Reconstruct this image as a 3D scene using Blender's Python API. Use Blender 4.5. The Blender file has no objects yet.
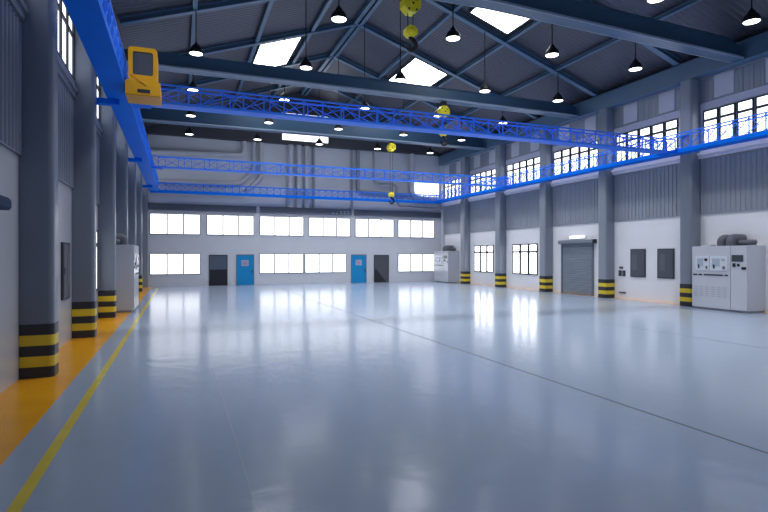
import bpy, bmesh, math, random
from mathutils import Vector, Matrix
random.seed(7)
C = bpy.context.scene.collection
PI = math.pi

# ------------------------------------------------------------------ materials
def mat(name, col, rough=0.5, metal=0.0, var=0.0, vscale=1.5, spec=0.5, coat=0.0, coat_rough=0.1,
        bump=0.0, bscale=40.0, rvar=0.0, stretch=None):
    m = bpy.data.materials.new(name); m.use_nodes = True
    nt = m.node_tree; b = nt.nodes['Principled BSDF']
    b.inputs['Base Color'].default_value = (*col, 1)
    b.inputs['Roughness'].default_value = rough
    b.inputs['Metallic'].default_value = metal
    b.inputs['Specular IOR Level'].default_value = spec
    b.inputs['Coat Weight'].default_value = coat
    b.inputs['Coat Roughness'].default_value = coat_rough
    if var or bump or rvar:
        tc = nt.nodes.new('ShaderNodeTexCoord')
        src = tc.outputs['Object']
        if stretch:
            mp = nt.nodes.new('ShaderNodeMapping'); mp.inputs['Scale'].default_value = stretch
            nt.links.new(src, mp.inputs['Vector']); src = mp.outputs['Vector']
    if var or rvar:
        n = nt.nodes.new('ShaderNodeTexNoise'); n.inputs['Scale'].default_value = vscale; n.inputs['Detail'].default_value = 4
        nt.links.new(src, n.inputs['Vector'])
    if var:
        r = nt.nodes.new('ShaderNodeMapRange')
        r.inputs['From Min'].default_value = 0.3; r.inputs['From Max'].default_value = 0.7
        r.inputs['To Min'].default_value = 1 - var; r.inputs['To Max'].default_value = 1 + var
        nt.links.new(n.outputs['Fac'], r.inputs['Value'])
        mx = nt.nodes.new('ShaderNodeVectorMath'); mx.operation = 'SCALE'
        mx.inputs[0].default_value = col
        nt.links.new(r.outputs['Result'], mx.inputs['Scale'])
        nt.links.new(mx.outputs['Vector'], b.inputs['Base Color'])
    if rvar:
        r = nt.nodes.new('ShaderNodeMapRange')
        r.inputs['From Min'].default_value = 0.3; r.inputs['From Max'].default_value = 0.7
        r.inputs['To Min'].default_value = max(0.02, rough - rvar); r.inputs['To Max'].default_value = rough + rvar
        nt.links.new(n.outputs['Fac'], r.inputs['Value'])
        nt.links.new(r.outputs['Result'], b.inputs['Roughness'])
    if bump:
        n2 = nt.nodes.new('ShaderNodeTexNoise'); n2.inputs['Scale'].default_value = bscale
        nt.links.new(src, n2.inputs['Vector'])
        bp = nt.nodes.new('ShaderNodeBump'); bp.inputs['Strength'].default_value = bump; bp.inputs['Distance'].default_value = 0.02
        nt.links.new(n2.outputs['Fac'], bp.inputs['Height'])
        nt.links.new(bp.outputs['Normal'], b.inputs['Normal'])
    return m

def glow(name, col, strength):
    m = bpy.data.materials.new(name); m.use_nodes = True
    b = m.node_tree.nodes['Principled BSDF']
    b.inputs['Base Color'].default_value = (0.8, 0.8, 0.8, 1)
    b.inputs['Emission Color'].default_value = (*col, 1)
    b.inputs['Emission Strength'].default_value = strength
    b.inputs['Roughness'].default_value = 0.3
    return m

M = dict(
    floor=mat('polished_floor_coat', (0.335, 0.415, 0.535), 0.17, var=0.015, vscale=0.15, spec=0.38, bump=0.3, bscale=2.6),
    orange=mat('orange_floor_paint', (0.76, 0.34, 0.01), 0.25, var=0.08, vscale=1.0, spec=0.3),
    yline=mat('yellow_floor_line', (0.62, 0.50, 0.05), 0.25, var=0.08, vscale=3, spec=0.4),
    joint=mat('floor_joint_seal', (0.06, 0.065, 0.08), 0.4),
    jointpale=mat('pale_floor_joint', (0.40, 0.45, 0.55), 0.25),
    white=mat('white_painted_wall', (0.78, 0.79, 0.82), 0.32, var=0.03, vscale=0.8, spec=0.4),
    white_shaded=mat('shaded_white_wall_paint', (0.52, 0.535, 0.58), 0.26, var=0.03, vscale=0.8, spec=0.5),  # wall white with the rail side's shade put into the colour
    col_shaded=mat('shaded_grey_column_paint', (0.17, 0.20, 0.25), 0.34, var=0.04, vscale=1.2, spec=0.5),  # darker copy of the column grey, shade of the rail side painted in
    clad_shaded=mat('shaded_grey_cladding', (0.20, 0.225, 0.275), 0.4, var=0.05),  # cladding grey darkened to carry the same shade
    farwhite=mat('white_end_wall', (0.64, 0.66, 0.71), 0.45, var=0.03, vscale=0.8),
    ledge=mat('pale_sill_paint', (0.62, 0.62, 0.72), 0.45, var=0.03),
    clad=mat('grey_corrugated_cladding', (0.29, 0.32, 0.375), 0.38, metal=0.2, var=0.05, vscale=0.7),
    cladlt=mat('pale_translucent_cladding', (0.60, 0.61, 0.68), 0.4, var=0.04),
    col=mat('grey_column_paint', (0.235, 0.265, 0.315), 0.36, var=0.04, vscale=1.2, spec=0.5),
    bandy=mat('hazard_yellow', (0.72, 0.53, 0.02), 0.4, var=0.05, vscale=4),
    bandk=mat('hazard_black', (0.018, 0.02, 0.028), 0.4),
    steel=mat('petrol_blue_steel', (0.045, 0.105, 0.18), 0.36, var=0.06, vscale=1.0, spec=0.6),
    steel2=mat('petrol_blue_rafter_steel', (0.085, 0.165, 0.26), 0.34, var=0.06, vscale=1.0, spec=0.6),
    edge=mat('pale_lit_flange_edge', (0.30, 0.38, 0.48), 0.35),  # paler than the beam: the lit look of the lips is in the colour
    roof=mat('dark_grey_roof_sheet', (0.085, 0.09, 0.115), 0.42, metal=0.35, var=0.10, vscale=0.4),
    gable=mat('dark_gable_cladding', (0.06, 0.062, 0.075), 0.6, var=0.05),
    blue=mat('bright_blue_crane_paint', (0.0, 0.17, 0.85), 0.5, var=0.05, vscale=1.0, spec=0.06),
    blue2=mat('bright_blue_lattice_paint', (0.035, 0.23, 0.95), 0.45, var=0.04, spec=0.2),
    bluelt=mat('pale_blue_crane_deck', (0.05, 0.22, 0.95), 0.45, var=0.04, spec=0.2),
    cab=mat('yellow_cab_paint', (1.0, 0.50, 0.012), 0.35, var=0.03),
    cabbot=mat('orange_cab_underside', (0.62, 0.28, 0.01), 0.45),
    glassdk=mat('dark_cab_glass', (0.12, 0.135, 0.16), 0.15, spec=0.6),
    hoist=mat('yellow_hoist_paint', (0.98, 0.84, 0.02), 0.4, var=0.08, vscale=5),
    black=mat('black_enamel', (0.012, 0.012, 0.015), 0.5, spec=0.25),
    dark=mat('dark_grey_metal', (0.045, 0.05, 0.062), 0.55, spec=0.25),
    duct=mat('dark_duct_rubber', (0.10, 0.11, 0.135), 0.5, var=0.05),
    trunk=mat('slate_cable_trunking', (0.10, 0.115, 0.15), 0.4, var=0.05, spec=0.3),
    pipe=mat('grey_pipe_paint', (0.54, 0.55, 0.60), 0.45, var=0.04),
    pipedk=mat('slate_pipe_paint', (0.30, 0.31, 0.355), 0.45, var=0.04),
    frame=mat('dark_window_frame', (0.05, 0.055, 0.07), 0.55, spec=0.25),
    framelt=mat('grey_window_frame', (0.25, 0.25, 0.28), 0.4),
    door=mat('bright_blue_door_paint', (0.0, 0.27, 0.60), 0.4, var=0.03),
    plate=mat('pale_door_plate', (0.38, 0.42, 0.56), 0.4),
    platered=mat('pinkish_plate_print', (0.42, 0.28, 0.42), 0.5),
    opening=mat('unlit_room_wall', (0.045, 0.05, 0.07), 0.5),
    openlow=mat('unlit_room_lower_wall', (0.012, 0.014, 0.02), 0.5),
    cabinet=mat('white_machine_enamel', (0.52, 0.545, 0.60), 0.28, var=0.02, coat=0.2),
    cabinet2=mat('pale_panel_enamel', (0.62, 0.66, 0.72), 0.3),
    louvre=mat('grey_louvre_enamel', (0.40, 0.42, 0.47), 0.4),
    panelgrey=mat('slate_panel_enamel', (0.085, 0.092, 0.115), 0.5, spec=0.3),
    screen=mat('green_grey_screen', (0.045, 0.06, 0.065), 0.15),
    screenlt=mat('pale_blue_screen', (0.38, 0.46, 0.55), 0.2),
    shutter=mat('grey_shutter_steel', (0.24, 0.28, 0.33), 0.4, metal=0.1, var=0.04),
    housing=mat('blue_grey_housing', (0.16, 0.19, 0.24), 0.4),
    housingdk=mat('dark_blue_housing', (0.02, 0.05, 0.11), 0.7, spec=0.15),
    red=mat('dull_red_plastic', (0.16, 0.03, 0.04), 0.4),
    cable=mat('dark_cable', (0.02, 0.02, 0.025), 0.5),
)
PANE = glow('daylit_window_glass', (0.93, 0.96, 1.0), 1.6)
PANEL = glow('daylit_low_window_glass', (0.95, 0.97, 1.0), 3.4)
PANEF = glow('daylit_end_window_glass', (0.95, 0.96, 1.0), 1.35)
SKY = glow('daylit_skylight_glass', (0.95, 0.97, 1.0), 6)
LAMP = glow('lit_lamp_diffuser', (1.0, 0.99, 0.98), 4.0)
TUBE = glow('lit_strip_diffuser', (1.0, 1.0, 1.0), 2.2)

# ------------------------------------------------------------------ mesh builder
class MB:
    def __init__(s): s.v = []; s.f = []; s.sm = []
    def add(s, vs, fs, smooth=False):
        o = len(s.v); s.v += [tuple(v) for v in vs]
        s.f += [tuple(i + o for i in f) for f in fs]; s.sm += [smooth] * len(fs); return s
    def box(s, x0, x1, y0, y1, z0, z1):
        x0, x1 = min(x0, x1), max(x0, x1); y0, y1 = min(y0, y1), max(y0, y1)
        v = [(x, y, z) for z in (z0, z1) for x, y in ((x0, y0), (x1, y0), (x1, y1), (x0, y1))]
        return s.add(v, [(3, 2, 1, 0), (4, 5, 6, 7), (0, 1, 5, 4), (1, 2, 6, 5), (2, 3, 7, 6), (3, 0, 4, 7)])
    def bar(s, p, q, w, h, up=(0, 0, 1)):
        p, q = Vector(p), Vector(q); d = (q - p).normalized(); u = Vector(up)
        r = d.cross(u)
        if r.length < 1e-4: r = d.cross(Vector((0, 1, 0)))
        r.normalize(); u = r.cross(d).normalized()
        v = []
        for c in (p, q):
            for a, b in ((-1, -1), (1, -1), (1, 1), (-1, 1)):
                v.append(c + r * (a * w / 2) + u * (b * h / 2))
        return s.add(v, [(3, 2, 1, 0), (4, 5, 6, 7), (0, 1, 5, 4), (1, 2, 6, 5), (2, 3, 7, 6), (3, 0, 4, 7)])
    def ibeam(s, p, q, w, h, t=0.03, up=(0, 0, 1)):
        p, q = Vector(p), Vector(q); d = (q - p).normalized(); r = d.cross(Vector(up)).normalized(); u = r.cross(d)
        s.bar(p + u * (h / 2 - t / 2), q + u * (h / 2 - t / 2), w, t, up)
        s.bar(p - u * (h / 2 - t / 2), q - u * (h / 2 - t / 2), w, t, up)
        return s.bar(p, q, t * 1.2, h - 2 * t, up)
    def tube(s, pts, r, seg=12, radii=None, cap=True):
        pts = [Vector(p) for p in pts]; n = len(pts); rings = []
        prev = None
        for i, p in enumerate(pts):
            t = (pts[min(i + 1, n - 1)] - pts[max(i - 1, 0)]).normalized()
            if prev is None:
                a = t.cross(Vector((0, 0, 1)))
                if a.length < 1e-3: a = t.cross(Vector((0, 1, 0)))
            else:
                a = prev - t * prev.dot(t)
            a.normalize(); prev = a; b = t.cross(a)
            rr = radii[i] if radii else r
            rings.append([p + (a * math.cos(2 * PI * k / seg) + b * math.sin(2 * PI * k / seg)) * rr for k in range(seg)])
        vs = [v for R_ in rings for v in R_]; fs = []
        for i in range(n - 1):
            for k in range(seg):
                k2 = (k + 1) % seg
                fs.append((i * seg + k, i * seg + k2, (i + 1) * seg + k2, (i + 1) * seg + k))
        s.add(vs, fs, True)
        if cap:
            s.add(rings[0], [tuple(range(seg))[::-1]]); s.add(rings[-1], [tuple(range(seg))])
        return s
    def lathe(s, prof, seg=24, c=(0, 0, 0), axis='Z', smooth=True):
        vs = []
        for r, z in prof:
            for k in range(seg):
                a = 2 * PI * k / seg; x, y = r * math.cos(a), r * math.sin(a)
                p = (x, y, z) if axis == 'Z' else (x, z, y)
                vs.append((p[0] + c[0], p[1] + c[1], p[2] + c[2]))
        fs = []
        for i in range(len(prof) - 1):
            for k in range(seg):
                k2 = (k + 1) % seg
                fs.append((i * seg + k, i * seg + k2, (i + 1) * seg + k2, (i + 1) * seg + k))
        s.add(vs, fs, smooth)
        return s
    def prism(s, poly, a0, a1, axis='Z', smooth=False):
        def P(u, v, w): return {'Z': (u, v, w), 'Y': (u, w, v), 'X': (w, u, v)}[axis]
        n = len(poly)
        vs = [P(u, v, a0) for u, v in poly] + [P(u, v, a1) for u, v in poly]
        s.add(vs, [(i, (i + 1) % n, (i + 1) % n + n, i + n) for i in range(n)], smooth)
        s.add(vs[:n], [tuple(range(n))[::-1]]); s.add(vs[n:], [tuple(range(n))])
        return s
    def build(s, name, m, parent=None, loc=None, fix=True):
        me = bpy.data.meshes.new(name); me.from_pydata(s.v, [], s.f); me.update()
        me.polygons.foreach_set('use_smooth', s.sm)
        if fix:
            bm = bmesh.new(); bm.from_mesh(me); bmesh.ops.recalc_face_normals(bm, faces=bm.faces); bm.to_mesh(me); bm.free()
        me.materials.append(m)
        o = bpy.data.objects.new(name, me); C.objects.link(o)
        if loc is not None: o.location = loc
        if parent is not None:
            o.parent = parent
            if loc is None: o.location = (-Vector(parent.location)) if parent.parent is None else -(Vector(parent.location) + Vector(parent.parent.location))
        return o

def rounded(x0, x1, y0, y1, r, n=4):
    pts = []
    for cx, cy, a0 in ((x1 - r, y1 - r, 0), (x0 + r, y1 - r, 90), (x0 + r, y0 + r, 180), (x1 - r, y0 + r, 270)):
        for k in range(n + 1):
            a = math.radians(a0 + 90 * k / n); pts.append((cx + r * math.cos(a), cy + r * math.sin(a)))
    return pts

def arc(pts, r, n=6):
    """polyline with its inner corners rounded"""
    pts = [Vector(p) for p in pts]; out = [pts[0]]
    for i in range(1, len(pts) - 1):
        a, b, c = pts[i - 1], pts[i], pts[i + 1]
        d0 = (a - b).normalized(); d1 = (c - b).normalized()
        rr = min(r, (a - b).length * .48, (c - b).length * .48)
        for k in range(n + 1):
            t = k / n
            out.append((1 - t) ** 2 * (b + d0 * rr) + 2 * t * (1 - t) * b + t * t * (b + d1 * rr))
    out.append(pts[-1]); return out

def tag(o, label=None, cat=None, group=None, kind=None):
    if label: o['label'] = label
    if cat: o['category'] = cat
    if group: o['group'] = group
    if kind: o['kind'] = kind
    return o
def empty(name, loc=(0, 0, 0)):
    o = bpy.data.objects.new(name, None); C.objects.link(o); o.location = loc; o.empty_display_size = 0.2; return o
def copy_tree(o, parent=None):
    c = o.copy(); C.objects.link(c); c.parent = parent
    for ch in o.children: copy_tree(ch, c)
    return c

# ------------------------------------------------------------------ hall dimensions (metres)
WL, WR, YF = -2.65, 21.05, 40.4          # side wall faces, end wall face
Y0 = -5.0                                # where the modelled hall begins, behind the camera
CX, RZ, SL = 8.9, 14.82, 0.341           # ridge and roof slope
FR = [16.95, 21.8, 26.65, 31.5, 36.35]   # far edges of the columns on the right wall
FL = [11.55, 16.5, 21.37, 26.2, 31.05, 35.95]
CW = 0.6; CWL = 0.46
roofz = lambda x: RZ - SL * abs(x - CX)

# ------------------------------------------------------------------ floor
fl = MB().box(WL - .3, WR + .3, Y0, YF + .3, -0.2, 0.0).build('floor', M['floor']); tag(fl, 'glossy pale blue-grey sealed concrete floor of the hall', 'floor', kind='structure')
def marking(name, x0, x1, m, z, label, y0=Y0, y1=YF - .02):
    o = MB().box(x0, x1, y0, y1, 0.0002, z).build(name, m); tag(o, label, 'floor marking', kind='structure')
marking('floor_border', WL, -1.74, M['orange'], .002, 'broad orange painted floor border along the wall of the big blue crane rail')
marking('floor_border', 20.88, WR, M['orange'], .002, 'narrow orange painted floor border along the roller shutter wall')
marking('floor_line', -1.385, -1.27, M['yline'], .002, 'yellow painted floor line running beside the orange border', y1=38.5)
marking('floor_line', 18.95, 19.02, M['jointpale'], .002, 'thin pale floor line parallel to the roller shutter wall')
marking('floor_joint', 6.09, 6.125, M['joint'], .0015, 'thin dark joint line running the length of the floor')
marking('floor_joint', 12.95, 12.975, M['joint'], .0015, 'faint joint line in the floor towards the roller shutter wall')
marking('floor_joint', 0.62, 0.635, M['jointpale'], .0015, 'very faint pale joint line in the floor near the camera')

# ------------------------------------------------------------------ walls
def corrugated_wall(mb, x, side, y0, y1, z0, z1, pitch=0.21, d=0.032):
    """side: +1 ribs stand towards +x"""
    ys = []; y = y0
    n = max(2, round((y1 - y0) / pitch)); p = (y1 - y0) / n
    prof = []
    for i in range(n):
        b = y0 + i * p
        prof += [(b, 0), (b + p * .5, 0), (b + p * .62, d), (b + p * .88, d)]
    prof.append((y1, 0))
    v = []; f = []
    for yy, dd in prof: v += [(x + side * dd, yy, z0), (x + side * dd, yy, z1)]
    for i in range(len(prof) - 1): f.append((2 * i, 2 * i + 2, 2 * i + 3, 2 * i + 1))
    mb.add(v, f); 
    # closing lips top and bottom
    mb.box(x, x + side * d, y0, y1, z0 - .03, z0); mb.box(x, x + side * d, y0, y1, z1, z1 + .02)

ZW0, ZW1 = 6.84, 8.40      # high windows
def bays(F, last, cw):
    b = []
    st = F[0] - 4.85 + 0.0
    prev = F[0] - 4.85
    for y in F + [last + cw]:
        b.append((prev, y - cw)); prev = y
    return b
BR = bays(FR, YF, CW); BL = bays(FL, YF, CWL)

wall_left = MB().box(WL - .3, WL, Y0, YF + .3, 0, 10.85).build('wall_left', M['white_shaded']); tag(wall_left, 'white side wall behind the big blue crane rail, grey cladding above', 'wall', kind='structure')
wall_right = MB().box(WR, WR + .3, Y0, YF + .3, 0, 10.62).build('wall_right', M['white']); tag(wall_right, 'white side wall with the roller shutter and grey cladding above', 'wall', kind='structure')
far = MB().box(WL, WR, YF, YF + .3, 0, 10.70).build('wall_back', M['farwhite']); tag(far, 'pale end wall with two rows of bright windows and doors', 'wall', kind='structure')
# gable above the end wall, standing a little proud of it
MB().prism([(WL, 10.68), (WR, 10.68), (WR, max(10.69, roofz(WR) + .02)), (CX, RZ + .02), (WL, roofz(WL) + .02)], 40.0, YF + .3, 'Y').build('gable_cladding', M['gable'], far)

def dress_wall(bl, xw, side, parent, near_extra, lm, dp):
    for i, (a, b) in enumerate(bl):
        lo = near_extra if i == 0 else a + .014
        b -= .014
        mb = MB(); corrugated_wall(mb, xw + side * .02, side, lo, b, 4.0, 6.32); mb.build('cladding_panel', M['clad' if side < 0 else 'clad_shaded'], parent)
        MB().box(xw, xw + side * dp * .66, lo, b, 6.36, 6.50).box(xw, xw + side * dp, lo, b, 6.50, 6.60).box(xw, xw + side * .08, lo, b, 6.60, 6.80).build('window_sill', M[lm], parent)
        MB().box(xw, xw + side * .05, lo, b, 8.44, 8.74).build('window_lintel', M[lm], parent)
        mb = MB(); corrugated_wall(mb, xw + side * .01, side, lo, b, 8.78, 9.77, 0.42, 0.02); mb.build('upper_cladding', M['clad'], parent)
        for k in (0.65, 2.75):
            if a + k + .85 < b + .01 and a + k > lo:
                MB().box(xw, xw + side * .045, a + k, a + k + .85, 8.84, 9.76).build('translucent_panel', M['cladlt'], parent)
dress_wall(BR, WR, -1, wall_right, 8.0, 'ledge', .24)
dress_wall(BL, WL, 1, wall_left, Y0, 'col_shaded', .15)  # sills on the rail side take the shade-darkened column colour too

wn = [0]
def new_window(label, loc=(0, 0, 0)):
    wn[0] += 1
    o = empty('window_%d' % wn[0], loc); tag(o, label, 'window', kind='structure'); return o
def side_window(xw, side, y0, y1, z0, z1, cols, ztr, label, fw=0.055, pm=None):
    w = new_window(label, (xw, (y0 + y1) / 2, z0))
    d0, d1 = xw + side * .002, xw + side * .06
    cw = (y1 - y0) / cols
    for i in range(cols):
        a, b = y0 + i * cw, y0 + (i + 1) * cw
        g = 0.03 if fw > .05 else 0.0
        mb = MB()
        mb.box(d0, d1, a + g, a + g + fw, z0, z1).box(d0, d1, b - g - fw, b - g, z0, z1)
        mb.box(d0, d1, a + g + fw, b - g - fw, z0, z0 + fw).box(d0, d1, a + g + fw, b - g - fw, z1 - fw, z1)
        mb.box(d0, d1, a + g + fw, b - g - fw, ztr - fw * .9, ztr + fw * .9)
        s = mb.build('window_sash', M['frame'], w)
        MB().box(xw + side * .004, xw + side * .022, a + g + fw, b - g - fw, z0 + fw, z1 - fw).build('pane', pm or PANE, s)
    return w
names_r = ['nearest high window strip on the roller shutter wall, above the nearer machine cabinet', 'high window strip above the two dark wall panels',
           'high window strip above the roller shutter', 'high window strip above the nearer low window of the shutter wall',
           'high window strip above the farther low window of the shutter wall', 'high window strip in the far corner above the corner cabinet']
for (a, b), nm in zip(BR, names_r):
    side_window(WR, -1, a + .45, b - .12 if b < 40 else 39.9, ZW0, ZW1, 5, 7.97, nm)
names_l = ['high window strip of the nearest bay beside the big blue rail', 'tall bright high window just past the nearest column',
           'high window strip past the second striped column from the camera, beside the blue rail', 'high window strip above the white cabinet under the blue rail',
           'high window strip beyond the cabinet under the blue rail', 'high window strip of the last full bay under the blue rail', 'high window strip in the far corner under the blue rail']
for (a, b), nm in list(zip(BL, names_l)):
    side_window(WL, 1, a + .45, b - .03 if b < 39 else 39.7, ZW0, ZW1, 5, 7.97, nm)
side_window(WR, -1, 27.45, 30.15, .97, 2.95, 3, 2.44, 'low dark-framed window between the third and fourth striped columns, next to the roller shutter bay', 0.07, PANEL)
side_window(WR, -1, 32.4, 35.1, .97, 2.95, 3, 2.44, 'low dark-framed window in the bay nearest the corner cabinet', 0.07, PANEL)
side_window(WL, 1, 17.3, 20.55, 1.0, 3.07, 3, 2.56, 'low bright window seen edge-on past the second striped column', 0.07)

def far_window(x0, x1, z0, z1, label, n=3, fm='framelt', y=YF, pm=None, fw=0.05):
    w = new_window(label, ((x0 + x1) / 2, y, z0))
    mb = MB().box(x0 - fw, x0, y - .05, y, z0 - fw, z1 + fw).box(x1, x1 + fw, y - .05, y, z0 - fw, z1 + fw)
    mb.box(x0, x1, y - .05, y, z0 - fw, z0).box(x0, x1, y - .05, y, z1, z1 + fw)
    cw = (x1 - x0) / n
    for i in range(1, n): mb.box(x0 + i * cw - .04, x0 + i * cw + .04, y - .05, y, z0, z1)
    mb.build('window_frame', M[fm], w)
    for i in range(n):
        MB().box(x0 + i * cw + (.03 if i else 0), x0 + (i + 1) * cw - (.03 if i < n - 1 else 0), y - .02, y - .002, z0, z1).build('pane', pm or PANEF, w)
ords = ['first', 'second', 'third', 'fourth', 'fifth', 'sixth']
for i, x in enumerate((-1.87, 1.92, 5.70, 9.46, 13.24, 16.97)):
    far_window(x, x + 3.26, 3.74, 5.13, 'upper end-wall window, %s from the big blue rail' % ords[i])
for x, nm in ((-1.87, 'lower end-wall window between the blue rail corner and the dark doorway'), (5.68, 'lower end-wall window just beside the blue door nearer the striped columns'),
              (9.14, 'lower end-wall window beside the other blue door'), (16.97, 'lower end-wall window half behind the corner cabinet')):
    far_window(x, x + 3.26, .89, 2.30, nm)
far_window(18.4, 20.72, 7.2, 8.4, 'large bright high window in the corner of the end wall', 1)
far_window(7.27, 10.85, 10.95, 13.0, 'wide gable window high under the roof ridge', 1, 'dark', 40.0)

# doors of the end wall
def door_unit(n, x0, x1, label):
    o = empty('door_%d' % n, ((x0 + x1) / 2, YF, 0)); tag(o, label, 'door', kind='structure')
    MB().box(x0 - .05, x0, YF - .06, YF, 0, 2.28).box(x1, x1 + .05, YF - .06, YF, 0, 2.28).box(x0, x1, YF - .06, YF, 2.22, 2.28).build('door_frame', M['housing'], o)
    lf = MB().box(x0, x1, YF - .04, YF - .002, 0.01, 2.22).build('door_leaf', M['door'], o)
    xm = (x0 + x1) / 2 - .02
    MB().box(xm - .27, xm + .27, YF - .055, YF - .04, 1.42, 1.86).build('door_plate', M['plate'], lf)
    MB().box(xm - .17, xm + .14, YF - .062, YF - .055, 1.52, 1.74).build('plate_print', M['platered'], lf)
    MB().box(x1 - .2, x1 - .06, YF - .10, YF - .04, .98, 1.03).box(x1 - .1, x1 - .06, YF - .06, YF - .04, .9, 1.1).build('door_handle', M['dark'], lf)
door_unit(1, 4.0, 5.2, 'bright blue door with pale square plate, beside the dark glazed doorway')
door_unit(2, 12.9, 14.1, 'bright blue door with pale square plate, beside the doorway with a stair')
o = empty('door_3', (2.7, YF, 0)); tag(o, 'dark doorway with a lighter upper half in the end wall', 'door', kind='structure')
MB().box(2.03, 2.08, YF - .05, YF, 0, 2.25).box(3.28, 3.33, YF - .05, YF, 0, 2.25).box(2.08, 3.28, YF - .05, YF, 2.2, 2.25).build('door_frame', M['dark'], o)
MB().box(2.08, 3.28, YF - .015, YF - .002, 1.18, 2.2).build('upper_glazing', mat('dim_door_glass', (.095, .12, .17), .3), o)
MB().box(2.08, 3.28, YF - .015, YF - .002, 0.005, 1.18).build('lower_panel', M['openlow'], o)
o = empty('door_4', (15.45, YF, 0)); tag(o, 'dark open doorway showing a stair, between blue door and lower window', 'door', kind='structure')
MB().box(14.8, 14.85, YF - .05, YF, 0, 2.25).box(16.05, 16.1, YF - .05, YF, 0, 2.25).box(14.85, 16.05, YF - .05, YF, 2.2, 2.25).build('door_frame', M['dark'], o)
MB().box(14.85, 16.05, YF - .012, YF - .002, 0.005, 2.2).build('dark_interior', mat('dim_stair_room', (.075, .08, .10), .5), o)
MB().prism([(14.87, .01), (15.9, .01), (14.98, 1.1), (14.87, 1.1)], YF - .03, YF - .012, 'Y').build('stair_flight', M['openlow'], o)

# pilasters in the end corners, edge trims
tag(MB().box(WL, -2.02, 39.95, YF, 0, 10.6).build('trim_1', M['col']), 'grey corner pilaster at the end of the blue rail wall', 'trim', kind='structure')
tag(MB().box(20.85, WR, 39.95, YF, 0, 10.6).build('trim_2', M['farwhite']), 'pale corner pilaster behind the corner cabinet', 'trim', kind='structure')

# dark trunking over the end wall windows
for x0, x1, lab in ((-1.98, 5.40, 'long dark trunking over end wall windows, nearest the blue rail corner'), (5.68, 12.86, 'middle dark trunking run above the end wall windows'),
                    (13.12, 20.85, 'dark trunking above the end wall windows, nearest the corner cabinet')):
    t = empty('cable_trunking', ((x0 + x1) / 2, YF, 5.38)); tag(t, lab, 'trunking', 'dark trunking runs on the end wall')
    MB().box(x0, x1, YF - .14, YF - .004, 5.40, 5.82).build('channel', M['trunk'], t)
    MB().box(x0 - .03, x1 + .03, YF - .17, YF - .004, 5.82, 5.87).build('lid', M['trunk'], t)
    if x0 == 5.68:
        for px in (11.25, 11.55, 11.9, 12.2, 12.5):
            for pz in ((5.48, 5.56), (5.64, 5.72)):
                if px < 11.8 and pz[0] > 5.6: continue
                MB().box(px, px + .16, YF - .15, YF - .14, *pz).build('pale_square', M['plate'], t)  # small pale squares on the channel face

# ------------------------------------------------------------------ roof
def roof_sheet():
    mb = MB()
    pitch = .24; n = int((YF - Y0) / pitch); p = (YF + .3 - Y0) / n
    prof = []
    for i in range(n):
        b = Y0 + i * p
        prof += [(b, 0), (b + p * .45, 0), (b + p * .6, -.014), (b + p * .85, -.014)]
    prof.append((YF + .3, 0))
    for xe in (WL - .3, WR + .3):
        v = []; f = []
        for y, d in prof: v += [(xe, y, roofz(xe) + d), (CX, y, RZ + d)]
        for i in range(len(prof) - 1): f.append((2 * i, 2 * i + 2, 2 * i + 3, 2 * i + 1))
        mb.add(v, f)
    return mb.build('ceiling', M['roof'], fix=False)
ceil = roof_sheet(); tag(ceil, 'dark grey corrugated pitched roof on blue rafters and purlins', 'roof', kind='structure')
RY = [2.4, 7.3, 12.15, 17.0, 21.88, 26.82, 31.72, 36.6]
for y in RY:
    for xe in (-2.06, 20.44):
        MB().ibeam((xe, y, roofz(xe) - .17), (CX, y, RZ - .17), .26, .24, .035).build('rafter', M['steel2'], ceil)
for x in (.58, 3.6, 6.4, 11.94, 14.88, 17.80):
    MB().ibeam((x, Y0, roofz(x) - .15), (x, 40.0, roofz(x) - .15), .17, .18, .03).build('purlin', M['steel2'], ceil)
mb = MB()
for s in (-.16, .16): mb.ibeam((CX + s, Y0, RZ - .2), (CX + s, 40.0, RZ - .2), .2, .26, .035)
mb.build('ridge_beam', M['steel2'], ceil)

def skylight(x0, x1, y0, y1, label):
    w = new_window(label, ((x0 + x1) / 2, (y0 + y1) / 2, roofz((x0 + x1) / 2)))
    def quad(mb, a, b, c, d, dz0, dz1):
        v = [(x, y, roofz(x) + dz) for dz in (dz0, dz1) for x, y in ((a, c), (b, c), (b, d), (a, d))]
        mb.add(v, [(3, 2, 1, 0), (4, 5, 6, 7), (0, 1, 5, 4), (1, 2, 6, 5), (2, 3, 7, 6), (3, 0, 4, 7)])
    mb = MB(); quad(mb, x0, x1, y0, y1, -.20, -.18); mb.build('pane', SKY, w)
    mb = MB()
    for q in ((x0 - .05, x0, y0 - .05, y1 + .05), (x1, x1 + .05, y0 - .05, y1 + .05), (x0, x1, y0 - .05, y0), (x0, x1, y1, y1 + .05)): quad(mb, *q, -.22, -.02)
    mb.build('skylight_frame', M['frame'], w)
skylight(12.5, 14.5, 27.25, 31.3, 'bright skylight in the roof behind the nearest hook block')
skylight(12.5, 14.5, 18.7, 21.2, 'bright skylight partly hidden above the nearest tie beam')
skylight(3.87, 5.93, 27.25, 31.4, 'bright skylight on the roof slope above the crane cab side')

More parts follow.
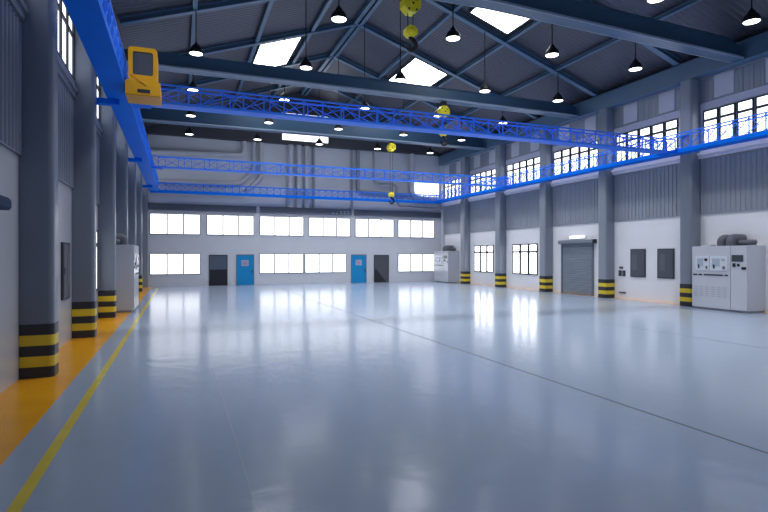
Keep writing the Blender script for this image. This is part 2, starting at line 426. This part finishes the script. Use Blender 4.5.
# tie beams and eave beams
TB = [(14.32, 'nearest blue tie beam crossing under the roof'), (23.45, 'middle blue tie beam crossing the hall behind the pendant lamps'), (32.95, 'farthest blue tie beam crossing in front of the end gable')]
for (y, lab), (cam_, zt) in zip(TB, ((.24, 10.62), (0.02, 10.48), (0.02, 10.72))):
    t = empty('tie_beam', (CX, y, 9.86)); tag(t, lab, 'beam', 'blue tie beams under the roof', 'thing')
    xe0, xe1 = -2.08, 20.46; xm = (xe0 + xe1) / 2
    def strip(z0, z1, inset, ya, yb, name, m):      # a plate with the slight rise towards mid-span
        MB().prism([(xe0 + inset, z0), (xm, z0 + cam_), (xe1 - inset, z0), (xe1 - inset, z1), (xm, z1 + cam_), (xe0 + inset, z1)], ya, yb, 'Y').build(name, M[m], t)
    MB().prism([(xe0, 9.90), (xm, 9.90 + cam_), (xe1, 9.90), (xe1, 10.44), (xe1 - .5, zt), (xm, zt + cam_), (xe0 + .5, zt), (xe0, 10.44)], y - .05, y + .05, 'Y').build('beam_web', M['steel'], t)
    strip(9.86, 9.90, 0, y - .235, y + .235, 'bottom_flange', 'steel')
    for yy in (y - .27, y + .235): strip(9.85, 9.93, 0, yy, yy + .035, 'flange_edge', 'edge')
    strip(zt, zt + .03, .5, y - .10, y + .10, 'top_flange', 'steel')
for x0, x1, lab in ((20.5, WR, 'long blue eave beam resting on the columns of the shutter wall'), (WL, -2.12, 'long blue eave beam resting on the columns behind the big rail')):
    xi = x0 if x0 > 0 else x1
    s = 1 if x0 > 0 else -1
    t = empty('eave_beam', ((x0 + x1) / 2, 18, 9.82)); tag(t, lab, 'beam', 'blue eave beams', 'thing')
    MB().box(xi, xi + s * .09, Y0, 40.0, 9.87, 10.55).build('beam_web', M['steel2'], t)
    MB().box(xi - s * .03, xi + s * .50, Y0, 40.0, 9.82, 9.87).build('bottom_flange', M['steel2'], t)
    MB().box(xi - s * .03, xi + s * .12, Y0, 40.0, 10.55, 10.59).build('top_flange', M['steel'], t)

# ------------------------------------------------------------------ columns
def column(x0, x1, y1, label):
    y0 = y1 - (CW if x0 > 5 else CWL)
    t = empty('support_column', ((x0 + x1) / 2, (y0 + y1) / 2, 0)); tag(t, label, 'column', 'striped wall columns', 'thing')
    # the outer half sinks into the wall line, the two room corners are rounded
    r = .1
    if x0 > 5: poly = [(x1, y1), (x0 + r, y1)] + [(x0 + r - r * math.sin(a), y1 - r + r * math.cos(a)) for a in [PI / 2 * k / 5 for k in range(1, 5)]] + [(x0, y1 - r), (x0, y0 + r)] + \
        [(x0 + r - r * math.cos(a), y0 + r - r * math.sin(a)) for a in [PI / 2 * k / 5 for k in range(1, 5)]] + [(x0 + r, y0), (x1, y0)]
    else: poly = [(x0, y0), (x1 - r, y0)] + [(x1 - r + r * math.sin(a), y0 + r - r * math.cos(a)) for a in [PI / 2 * k / 5 for k in range(1, 5)]] + [(x1, y0 + r), (x1, y1 - r)] + \
        [(x1 - r + r * math.cos(a), y1 - r + r * math.sin(a)) for a in [PI / 2 * k / 5 for k in range(1, 5)]] + [(x1 - r, y1), (x0, y1)]
    def sm(o):
        for p in o.data.polygons: p.use_smooth = True
        o.data.set_sharp_from_angle(angle=math.radians(40)); return o
    sm(MB().prism(poly, .96, 9.815).build('shaft', M['col' if x0 > 5 else 'col_shaded'], t))
    cx, cy = (x0 + x1) / 2, (y0 + y1) / 2
    big = [(x + (.012 if x > cx else -.012) * (1 if (x0 < 5) == (x > cx) else 0), y + (.012 if y > cy else -.012)) for x, y in poly]
    zs = [0.003, .2, .39, .58, .77, .965]
    for k in range(5):
        sm(MB().prism(big, zs[k], zs[k + 1]).build('hazard_band', M['bandk'] if k % 2 == 0 else M['bandy'], t))
RLAB = ['grey column with yellow-black base bands, between machine cabinet and dark wall panels', 'grey column with yellow-black base bands, between dark wall panels and roller shutter',
        'grey column with yellow-black base bands, between roller shutter and low window', 'grey column with yellow-black base bands, standing between the two low windows',
        'grey column with yellow-black base bands, beside the small cabinet in the far corner']
for y, lab in zip(FR, RLAB): column(20.5, WR - .004, y, lab)
LLAB = ['largest, nearest grey column with yellow-black base bands on the orange border', 'grey striped-base column just past the two narrow dark wall panels',
        'grey striped-base column directly in front of the white cabinet by the orange border', 'grey striped-base column just behind the white cabinet by the orange border',
        'second last grey column toward the end wall on the orange border', 'last grey striped-base column on the orange border before the end wall']
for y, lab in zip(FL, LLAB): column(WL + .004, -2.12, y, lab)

# ------------------------------------------------------------------ blue runways and cranes
def lattice(name, p, q, z0, z1, parent, cell=0.62, t=.028, m=None):
    """X-braced railing between p and q (x,y)"""
    p, q = Vector((*p, 0)), Vector((*q, 0)); L = (q - p).length; d = (q - p) / L; n = round(L / cell)
    mb = MB(); P = lambda s, z: tuple(p + d * s + Vector((0, 0, z)))
    mb.bar(P(0, z1), P(L, z1), .045, .045); mb.bar(P(0, z0 + .02), P(L, z0 + .02), .05, .05)
    for i in range(n + 1):
        s = L * i / n; mb.bar(P(s, z0), P(s, z1), .032, .032)
        if i < n:
            s2 = L * (i + 1) / n
            mb.bar(P(s, z0 + .03), P(s2, z1 - .03), t, t * .6); mb.bar(P(s, z1 - .03), P(s2, z0 + .03), t, t * .6)
    return mb.build(name, m or M['blue2'], parent)
ZR, ZT = 6.6, 6.74
def runway(x0, x1, y0, y1, inner, outer, label, brackets):
    t = empty('crane_runway', ((x0 + x1) / 2, (y0 + y1) / 2, ZR)); tag(t, label, 'crane rail', 'blue crane runways along the walls', 'thing')
    MB().box(x0, x1, y0, y1, ZR, ZT).build('runway_beam', M['blue'], t)
    lattice('lattice_railing', (inner, y0), (inner, y1), ZT, 7.42, t)
    lattice('lattice_railing', (outer, y0), (outer, y1), ZT, 7.42, t, 1.24)
    for y in brackets:
        MB().box(WL + .006, x0 + .3, y + .06, y + .32, ZR - .15, ZR - .002).build('bracket', M['blue'], t)
    return t
runway(-1.87, -1.30, 1.0, 39.36, -1.34, -1.83, 'massive blue crane runway overhead beside the dark columns', FL[1::2])
runway(19.93, 20.48, 8.0, 39.36, 19.97, 20.44, 'blue crane runway along the columns of the roller shutter wall', [])
t = empty('crane_runway', (CX, 39.7, ZR)); tag(t, 'blue lattice walkway crossing low in front of the end wall pipes', 'walkway', 'blue crane runways along the walls', 'thing')
MB().box(-1.87, 20.48, 39.4, 39.85, ZR - .06, ZT - .06).build('walkway_beam', M['blue'], t)
lattice('lattice_railing', (-1.85, 39.45), (20.46, 39.45), ZT - .06, 7.22, t, .5)
lattice('lattice_railing', (-1.85, 39.8), (20.46, 39.8), ZT - .06, 7.22, t, .5)
def crane(y0, y1, label):
    t = empty('bridge_crane', (CX, (y0 + y1) / 2, ZR)); tag(t, label, 'crane', 'blue lattice bridge cranes', 'thing')
    x0, x1 = -1.27, 19.90
    MB().box(x0, x1, y0, y1, ZR, ZR + .035).build('girder_deck', M['bluelt'], t)
    lattice('lattice_railing', (x0, y0 + .04), (x1, y0 + .04), ZR + .035, 7.17, t)
    lattice('lattice_railing', (x0 + .3, y1 - .04), (x1, y1 - .04), ZR + .035, 7.17, t, 1.24)
    for a, b in ((x0, x0 + .5), (x1 - .5, x1)):
        MB().box(a, b, y0 - .06, y1 + .06, ZR - .04, ZR).build('end_carriage', M['blue'], t)
    return t
c1 = crane(16.6, 17.1, 'nearer blue lattice bridge crane carrying the yellow operator cab')
c2 = crane(28.7, 29.0, 'farther blue lattice bridge crane without a cab')
# operator cab of the nearer crane: a wide lower box, a narrower rounded upper part
Y1, Y2 = 15.0, 15.86
def cabparts():
    low = [(-1.285, 6.36), (-.45, 6.36), (-.45, 6.68), (-.53, 6.76), (-1.21, 6.76), (-1.285, 6.68)]
    body = MB().prism(low, Y1, Y2, 'Y')
    # upper shell with a window hole in front: ring of four members
    xo0, xo1, zo0, zo1 = -1.22, -.53, 6.76, 7.60
    outer = rounded(xo0, xo1, zo0, zo1, .09, 4); inner = rounded(xo0 + .105, xo1 - .10, zo0 + .12, zo1 - .115, .05, 4)
    n = len(outer); vs = [(x, Y1 + .04, z) for x, z in outer] + [(x, Y1 + .04, z) for x, z in inner] + [(x, Y2, z) for x, z in outer] + [(x, Y1 + .10, z) for x, z in inner]
    fs = [(i, (i + 1) % n, (i + 1) % n + n, i + n) for i in range(n)] + [(i, i + 2 * n, (i + 1) % n + 2 * n, (i + 1) % n) for i in range(n)] + \
         [(i + n, (i + 1) % n + n, (i + 1) % n + 3 * n, i + 3 * n) for i in range(n)] + [tuple(range(2 * n, 3 * n))]
    body.add(vs, fs)
    cab = body.build('operator_cab', M['cab'], c1)
    cab['label'] = 'yellow cab with a dark rounded window'
    MB().prism(inner, Y1 + .09, Y1 + .095, 'Y').build('cab_window', M['glassdk'], cab)
    mb = MB().box(-1.0, -.70, Y1 - .012, Y1 + .002, 6.41, 6.50)
    mb.build('vent_grille', M['dark'], cab)
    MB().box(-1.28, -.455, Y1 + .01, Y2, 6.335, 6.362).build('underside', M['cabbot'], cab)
    MB().bar((-1.16, Y1 + .02, 6.87), (-.98, Y1 - .02, 6.72), .015, .015).bar((-.98, Y1 - .02, 6.72), (-.78, Y1 - .02, 6.60), .015, .015).build('wiper', M['cabbot'], cab)
    MB().box(-1.10, -.62, Y2 - .02, 16.598, 6.62, 6.74).build('mounting_bracket', M['blue'], cab)
cabparts()

# ------------------------------------------------------------------ hook hoists under the tie beams
def hoist(x, y, zu, zl, zh, label, top=9.845):
    t = empty('hook_hoist', (x, y, 9.86)); tag(t, label, 'hoist', 'yellow hook hoists hanging from the tie beams', 'thing')
    MB().box(x - .12, x + .12, y - .12, y + .12, zu + .2, top).build('hanger', M['dark'], t)
    a0 = PI / 8
    oc = [(x + .29 * math.cos(a0 + k * PI / 4), zu + .29 * math.sin(a0 + k * PI / 4)) for k in range(8)]
    ub = MB().prism(oc, y - .17, y + .17, 'Y').build('pulley_block', M['hoist'], t)
    for bx, bz in ((-.16, .13), (.15, .10), (.02, -.02), (-.12, -.2), (.13, -.2)):
        MB().lathe([(.0, y - .19), (.03, y - .19), (.03, y - .165)], 10, (x + bx, 0, zu + bz), 'Y').build('bolt', M['black'], ub)
    for s in (-.085, .085):
        MB().tube([(x + s, y, zu - .2), (x + s, y, zl + .1)], .014, 8).build('hoist_cable', M['cable'], t)
    lb = MB()
    oc2 = [(x + .20 * math.cos(a0 + k * PI / 4), zl + .17 * math.sin(a0 + k * PI / 4)) for k in range(8)]
    lb.prism(oc2, y - .12, y + .12, 'Y'); lb.lathe([(0, y - .14), (.1, y - .14), (.1, y + .14), (0, y + .14)], 14, (x, 0, zl), 'Y')
    lb.build('hook_block', M['hoist'], t)
    hk = MB(); R_ = .16; pts = []; rad = []
    pts += [(x - .02, y, zl - .12), (x - .02, y, zh + .26), (x + .01, y, zh + .2)]; rad += [.055, .06, .065]
    for k in range(14):
        a = math.radians(62 - 20 * k); pts.append((x + .02 + R_ * math.cos(a), y, zh + R_ * math.sin(a))); rad.append(.07 if k < 9 else .07 - .011 * (k - 8))
    hk.tube(pts, .06, 10, rad); hk.build('hook', M['black'], t)
hoist(6.40, 14.32, 9.64, 8.83, 8.46, 'nearest yellow hook hoist with black hook under the nearest tie beam', 9.99)
hoist(12.28, 23.45, 9.36, 8.30, 7.88, 'yellow octagonal hoist under the middle tie beam, hook behind the nearer crane')
hoist(13.32, 32.95, 9.47, 6.30, 5.87, 'farthest yellow hoist with long cables, hanging low under the farthest tie beam')

# ------------------------------------------------------------------ pendant lamps
def make_lamp(style):
    t = empty('pendant_lamp')
    # origin at the diffuser, z = 0
    if style == 0: prof = [(0, .44), (.05, .44), (.06, .38), (.11, .36), (.13, .27), (.20, .23), (.25, .14), (.275, .06), (.29, .0), (.262, -.005), (.25, .04)]
    else: prof = [(0, .44), (.045, .44), (.06, .38), (.11, .34), (.175, .26), (.24, .15), (.27, .04), (.275, .0), (.255, -.005), (.24, .03)]
    MB().lathe(prof, 28).build('lamp_shade', M['black'], t, (0, 0, 0))
    MB().lathe([(0, -.006), (.15, -.006), (.245, .004), (.245, .02), (0, .02)], 28).build('diffuser', LAMP, t, (0, 0, 0))
    mb = MB()
    for k in range(6):
        a = k * PI / 3 + .3; c, s = math.cos(a), math.sin(a)
        mb.bar((.20 * c, .20 * s, .24), (.295 * c, .295 * s, .03), .015, .012)
    if False: mb.build('guard_rib', M['dark'], t, (0, 0, 0))
    return t
protos = [make_lamp(0), make_lamp(1)]
used = [False, False]
rows = [(12.07, 'before the nearest tie beam'), (16.92, 'first row past the nearest tie beam'), (21.80, 'second row behind the nearest tie beam'),
        (26.70, 'first row behind the middle tie beam'), (31.62, 'second row behind the middle tie beam'), (36.45, 'row beyond the farthest tie beam')]
cols = [0.62, 4.96, 9.25, 13.64, 17.94]
cord_mesh = {}
for j, (y, rl) in enumerate(rows):
    for i, x in enumerate(cols):
        if j == 0 and i < 3: continue
        if j == 1 and i == 0: continue
        st = 1 if (j >= 2 and (i + j) % 2 == 0) else 0
        if used[st]: o = copy_tree(protos[st])
        else: o = protos[st]; used[st] = True
        o.location = (x, y, 10.05)
        seat = ['by the big blue rail', 'second from big blue rail', 'under roof ridge', 'second from shutter wall', 'nearest shutter wall'][i]
        tag(o, 'lit black pendant lamp, %s, %s' % (rl, seat), 'lamp', 'pendant lamps hanging in rows from the roof', 'thing')
        top = roofz(x) - .3 - 10.05
        MB().tube([(0, 0, .43), (0, 0, top)], .023, 6).build('lamp_cord', M['cable'], o, (0, 0, 0))
for k in (0, 1):
    if not used[k]: bpy.data.objects.remove(protos[k])

# light thrown down by the pendants, plus bare spots added where no lamp hangs
def down_spot(x, y, power):
    l = bpy.data.lights.new('pendant_or_added_spot', 'SPOT'); l.energy = power; l.spot_size = math.radians(138); l.spot_blend = 1.0
    l.shadow_soft_size = .22; l.color = (1.0, 0.99, 1.0)
    o = bpy.data.objects.new('pendant_or_added_spot', l); C.objects.link(o); o.location = (x, y, 10.0)
for j, (y, rl) in enumerate([(7.2, '')] + rows):  # extra unseen row nearer the camera, added as spots only
    for i, x in enumerate(cols):
        if j == 0 and i < 2: continue
        down_spot(x, y, (310 if j == 1 else 190) if i == 0 else 540)  # stronger bare spot at the rail end, added to brighten the cab

# ------------------------------------------------------------------ pipes on the end wall
def pipe(pts, r, label, y=40.2, m='pipe', bend=.35, flange=True):
    y = YF - r - .03 - (.34 if r < .1 else 0)
    p = [(a, y, b) for a, b in pts]
    o = empty('wall_pipe', (pts[0][0], YF, pts[-1][1])); tag(o, label, 'pipe', 'grey pipes on the end wall', 'thing')
    MB().tube(arc(p, bend), r, 12).build('pipe_run', M[m], o)
    return o
pipe([(4.49, 10.64), (4.49, 9.62), (-2.0, 9.45)], .20, 'fat grey pipe turning from the gable towards the blue rail corner', bend=.5)
pipe([(5.2, 10.64), (5.2, 8.6), (4.2, 7.5), (-2.0, 7.42)], .17, 'grey pipe bending diagonally down, upper one of the diagonal pair', bend=.4)
pipe([(5.74, 10.64), (5.74, 8.05), (4.4, 6.72), (-2.0, 6.66)], .17, 'grey pipe bending diagonally down, lower one of the diagonal pair', bend=.4)
pipe([(7.92, 10.64), (7.92, 5.9)], .22, 'straight fat vertical pipe, first of the four together, next to diagonal pair')
pipe([(8.58, 10.64), (8.58, 5.9)], .21, 'straight fat vertical pipe, second of the four side by side')
pipe([(9.19, 10.64), (9.19, 5.9)], .20, 'straight fat vertical pipe, third of the four, beside the thin one')
pipe([(9.75, 10.64), (9.75, 5.9)], .11, 'thin straight vertical pipe, last of the four side by side', m='pipedk')
pipe([(12.88, 10.64), (12.88, 5.9)], .11, 'thin straight vertical pipe standing beside the elbowed pipe mid wall', m='pipedk')
pipe([(13.37, 10.64), (13.37, 7.3), (17.7, 7.22)], .15, 'pipe dropping then turning along the wall behind the farthest hoist', bend=.4, m='pipedk')
pipe([(14.59, 10.64), (14.59, 8.0), (16.68, 7.98), (16.68, 6.22), (20.8, 6.14)], .09, 'thin stepped pipe with three elbows ending above the trunking', bend=.45, m='pipedk')
pipe([(18.05, 10.64), (18.05, 6.98), (20.8, 6.9)], .24, 'fattest pipe curving under the bright corner window', bend=.8)

# ------------------------------------------------------------------ wall fittings
def shutter(xw, side, y0, y1, zt, label, hm):
    t = empty('roller_shutter', (xw, (y0 + y1) / 2, 0)); tag(t, label, 'roller shutter', kind='thing')
    mb = MB(); n = 22; h = (zt - .02) / n
    for i in range(n):
        z = .02 + i * h
        mb.prism([(xw + side * .01, z), (xw + side * .05, z + .01), (xw + side * .065, z + h * .5), (xw + side * .05, z + h - .02), (xw + side * .01, z + h)], y0, y1, 'Y')
    mb.build('shutter_curtain', M['shutter'], t)
    for a, b in ((y0 - .09, y0), (y1, y1 + .09)):
        MB().box(xw + side * .003, xw + side * .11, a, b, 0.004, zt).build('guide_rail', M['housing'], t)
    hh = .22 if hm == 'housing' else .19
    hb = [(xw + side * .003, zt), (xw + side * .27, zt), (xw + side * .30, zt + .04), (xw + side * .30, zt + hh - .05), (xw + side * .26, zt + hh), (xw + side * .003, zt + hh)]
    MB().prism(hb, y0 - .3, y1 + .12, 'Y').build('shutter_housing', M[hm], t)
    MB().prism([(a + side * .0, b) for a, b in hb], y0 - .32, y0 - .3, 'Y').build('end_plate', M['dark'] if hm == 'housing' else M[hm], t)
shutter(WR, -1, 22.75, 25.1, 2.86, 'grey ribbed roller shutter with box housing under a lit strip lamp', 'housing')
shutter(WL, 1, 6.7, 9.32, 2.88, 'roller shutter at the picture edge whose dark blue housing end shows', 'housingdk')
t = empty('strip_lamp', (WR, 23.9, 3.2)); tag(t, 'short lit white strip lamp on the wall above the roller shutter', 'lamp', kind='thing')
MB().box(WR - .06, WR - .003, 23.25, 24.5, 3.16, 3.32).build('lamp_body', M['cabinet2'], t)
MB().box(WR - .11, WR - .06, 23.3, 24.45, 3.18, 3.30).build('diffuser', TUBE, t)

def wall_box(xw, side, y0, y1, z0, z1, label):
    t = empty('electrical_panel', (xw, (y0 + y1) / 2, z0)); tag(t, label, 'electrical panel', kind='thing')
    MB().box(xw + side * .003, xw + side * .05, y0, y1, z0, z1).build('enclosure', M['frame'], t)
    d = MB().box(xw + side * .05, xw + side * .062, y0 + .05, y1 - .05, z0 + .05, z1 - .05).build('panel_door', M['panelgrey'], t)
    MB().box(xw + side * .062, xw + side * .08, y0 + .1, y0 + .13, (z0 + z1) / 2 - .08, (z0 + z1) / 2 + .08).build('panel_handle', M['duct'], d)
    MB().box(xw + side * .062, xw + side * .068, (y0 + y1) / 2 + .0, y1 - .14, z0 + .35, z1 - .25).build('viewing_pane', M['duct'], d)
wall_box(WR, -1, 19.22, 20.12, 1.14, 2.52, 'dark wall panel box on the shutter wall, farther of two')
wall_box(WR, -1, 17.63, 18.53, 1.14, 2.52, 'dark wall panel box on the shutter wall, nearer the machine cabinet')
wall_box(WL, 1, 14.65, 15.5, 1.12, 2.52, 'dark wall panel box just before the second striped column, farther of two')
wall_box(WL, 1, 13.0, 13.95, 1.12, 2.52, 'dark wall panel box half hidden behind the nearest striped column')
def outlet(y0, y1, z0, z1, label, name='wall_switch', m='dark'):
    t = empty(name, (WR, (y0 + y1) / 2, z0)); tag(t, label, 'switch', 'small fittings on the shutter wall', 'thing')
    MB().box(WR - .05, WR - .003, y0, y1, z0, z1).build('back_plate', M[m], t)
    MB().box(WR - .075, WR - .05, y0 + (y1 - y0) * .3, y1 - (y1 - y0) * .3, z0 + (z1 - z0) * .3, z1 - (z1 - z0) * .3).build('rocker', M['duct'], t)
outlet(20.62, 20.83, 1.53, 1.63, 'small dark switch above the two upright switches')
outlet(20.72, 20.88, 1.16, 1.44, 'small upright dark switch nearer the roller shutter, of the pair')
outlet(20.47, 20.63, 1.16, 1.44, 'small upright dark switch nearer the dark panels, of the pair')
outlet(20.45, 20.86, .29, .35, 'small reddish low socket strip near the floor by the striped column', 'socket_strip', 'red')

# ------------------------------------------------------------------ white machine cabinets
def machine(x_front, x_back, ya, yb, h, label, split, near_is_low=True):
    """front face at x_front looking into the hall; ya..yb along the wall (ya nearer the camera)"""
    s = 1 if x_front > x_back else -1
    t = empty('machine_cabinet', ((x_front + x_back) / 2, (ya + yb) / 2, 0)); tag(t, label, 'cabinet', 'white machine cabinets by the walls', 'thing')
    X = lambda d: x_front + s * d
    MB().box(X(-.04), x_back, ya, yb, .08, h).build('cabinet_body', M['cabinet'], t)
    MB().box(X(-.08), x_back, ya + .03, yb - .03, .004, .08).build('plinth', M['pipedk'], t)
    ys = ya + split
    # narrow service door nearest the camera
    d1 = MB().box(X(-.04), X(0), ya + .005, ys - .012, .10, h - .02).build('cabinet_door', M['cabinet'], t)
    MB().box(X(0), X(.012), ya + .14, ys - .05, h - .62, h - .36).build('display', M['screen'], d1)
    for a, b, z0, z1 in ((ys - .2, ys - .09, h - .82, h - .68), (ys - .36, ys - .27, h - .80, h - .70), (ya + .03, ya + .20, h - .92, h - .82)):
        MB().box(X(0), X(.02), a, b, z0, z1).build('push_button', M['black'], d1)
    # wide door with the two instrument panels
    d2 = MB().box(X(-.04), X(0), ys + .012, yb - .005, .10, h - .02).build('cabinet_door', M['cabinet'], t)
    L = yb - ys
    for a, b in ((yb - .78, yb - .18), (ys + .12, ys + .84)):
        p = MB().box(X(0), X(.03), a, b, h - .98, h - .40).build('instrument_panel', M['cabinet2'], t)
        w = b - a
        MB().box(X(.03), X(.036), a + w * .42, b - w * .12, h - .82, h - .5).build('instrument_screen', M['screenlt'], p)
        MB().box(X(.03), X(.045), a + w * .12, a + w * .32, h - .60, h - .50).build('gauge', M['black'] if a > ys + .5 else M['screenlt'], p)
        MB().box(X(.03), X(.045), a + w * .12, a + w * .24, h - .92, h - .80).build('button', M['duct'], p)
        MB().box(X(.03), X(.045), a + w * .70, a + w * .80, h - .90, h - .74).build('button', M['screen'], p)
    for a, b in ((yb - .24, yb - .06), (yb - .46, yb - .30), (ys + .30, yb - .54), (ys + .10, ys + .24)):
        MB().box(X(0), X(.015), a, b, h - 1.19, h - 1.13).build('label_strip', M['dark'], d2)
    for k in range(6):
        a = ys + .15 + k * (L - .4) / 5
        mb = MB()
        for q in range(5): mb.box(X(0), X(.008), a, a + .16, .55 + q * .09, .585 + q * .09)
        mb.build('louvre_vent', M['louvre'], d2)
    # ducts on the roof: two fat bent pipes and a ribbed hose
    xm = (x_front + x_back) / 2
    for yy, r in ((yb - .93, .19), (yb - 1.31, .2)):
        MB().tube(arc([(xm, yy, h - .01), (xm, yy, h + .30), (x_back + s * .06, yy - .2, h + .28)], .3, 8), r * .92, 14).build('exhaust_duct', M['duct'], t)
    mb = MB(); n = 19; pts = []; rad = []
    for k in range(n):
        f = k / (n - 1); pts.append((xm - s * .2 + s * .05 * math.sin(f * 3), ya + .12 + (L * .5) * f, h + .13)); rad.append(.12 if k % 2 else .07)
    mb.tube(pts, .1, 12, rad); mb.build('ribbed_hose', M['duct'], t)
    MB().box(xm - .15, xm + .15, yb - .55, yb - .2, h, h + .06).build('roof_cap', M['cabinet'], t)
machine(20.0, WR - .02, 13.63, 15.92, 2.58, 'large white machine cabinet beside the nearest striped column of the shutter wall', .64)
machine(20.0, WR - .02, 37.4, 39.85, 2.56, 'small-looking white machine cabinet in the far corner', .8)
machine(-1.62, WL + .02, 22.6, 25.0, 2.62, 'white machine cabinet on the orange border past the third striped column', .7)

# ------------------------------------------------------------------ world, light, camera
w = bpy.data.worlds.new('World'); bpy.context.scene.world = w; w.use_nodes = True
bg = w.node_tree.nodes['Background']; bg.inputs['Color'].default_value = (0.55, 0.68, 1.0, 1); bg.inputs['Strength'].default_value = 0.30

cam = bpy.data.cameras.new('Camera'); co = bpy.data.objects.new('Camera', cam); C.objects.link(co)
th = math.atan(205 / 528)
co.location = (0, 0, 2.2); co.rotation_euler = (PI / 2, 0, -th)
cam.sensor_width = 36; cam.lens = 528 / 768 * 36; cam.clip_end = 300; cam.shift_y = -0.5 / 768
bpy.context.scene.camera = co
sc = bpy.context.scene
sc.view_settings.view_transform = 'Standard'
sc.view_settings.exposure = 0.4
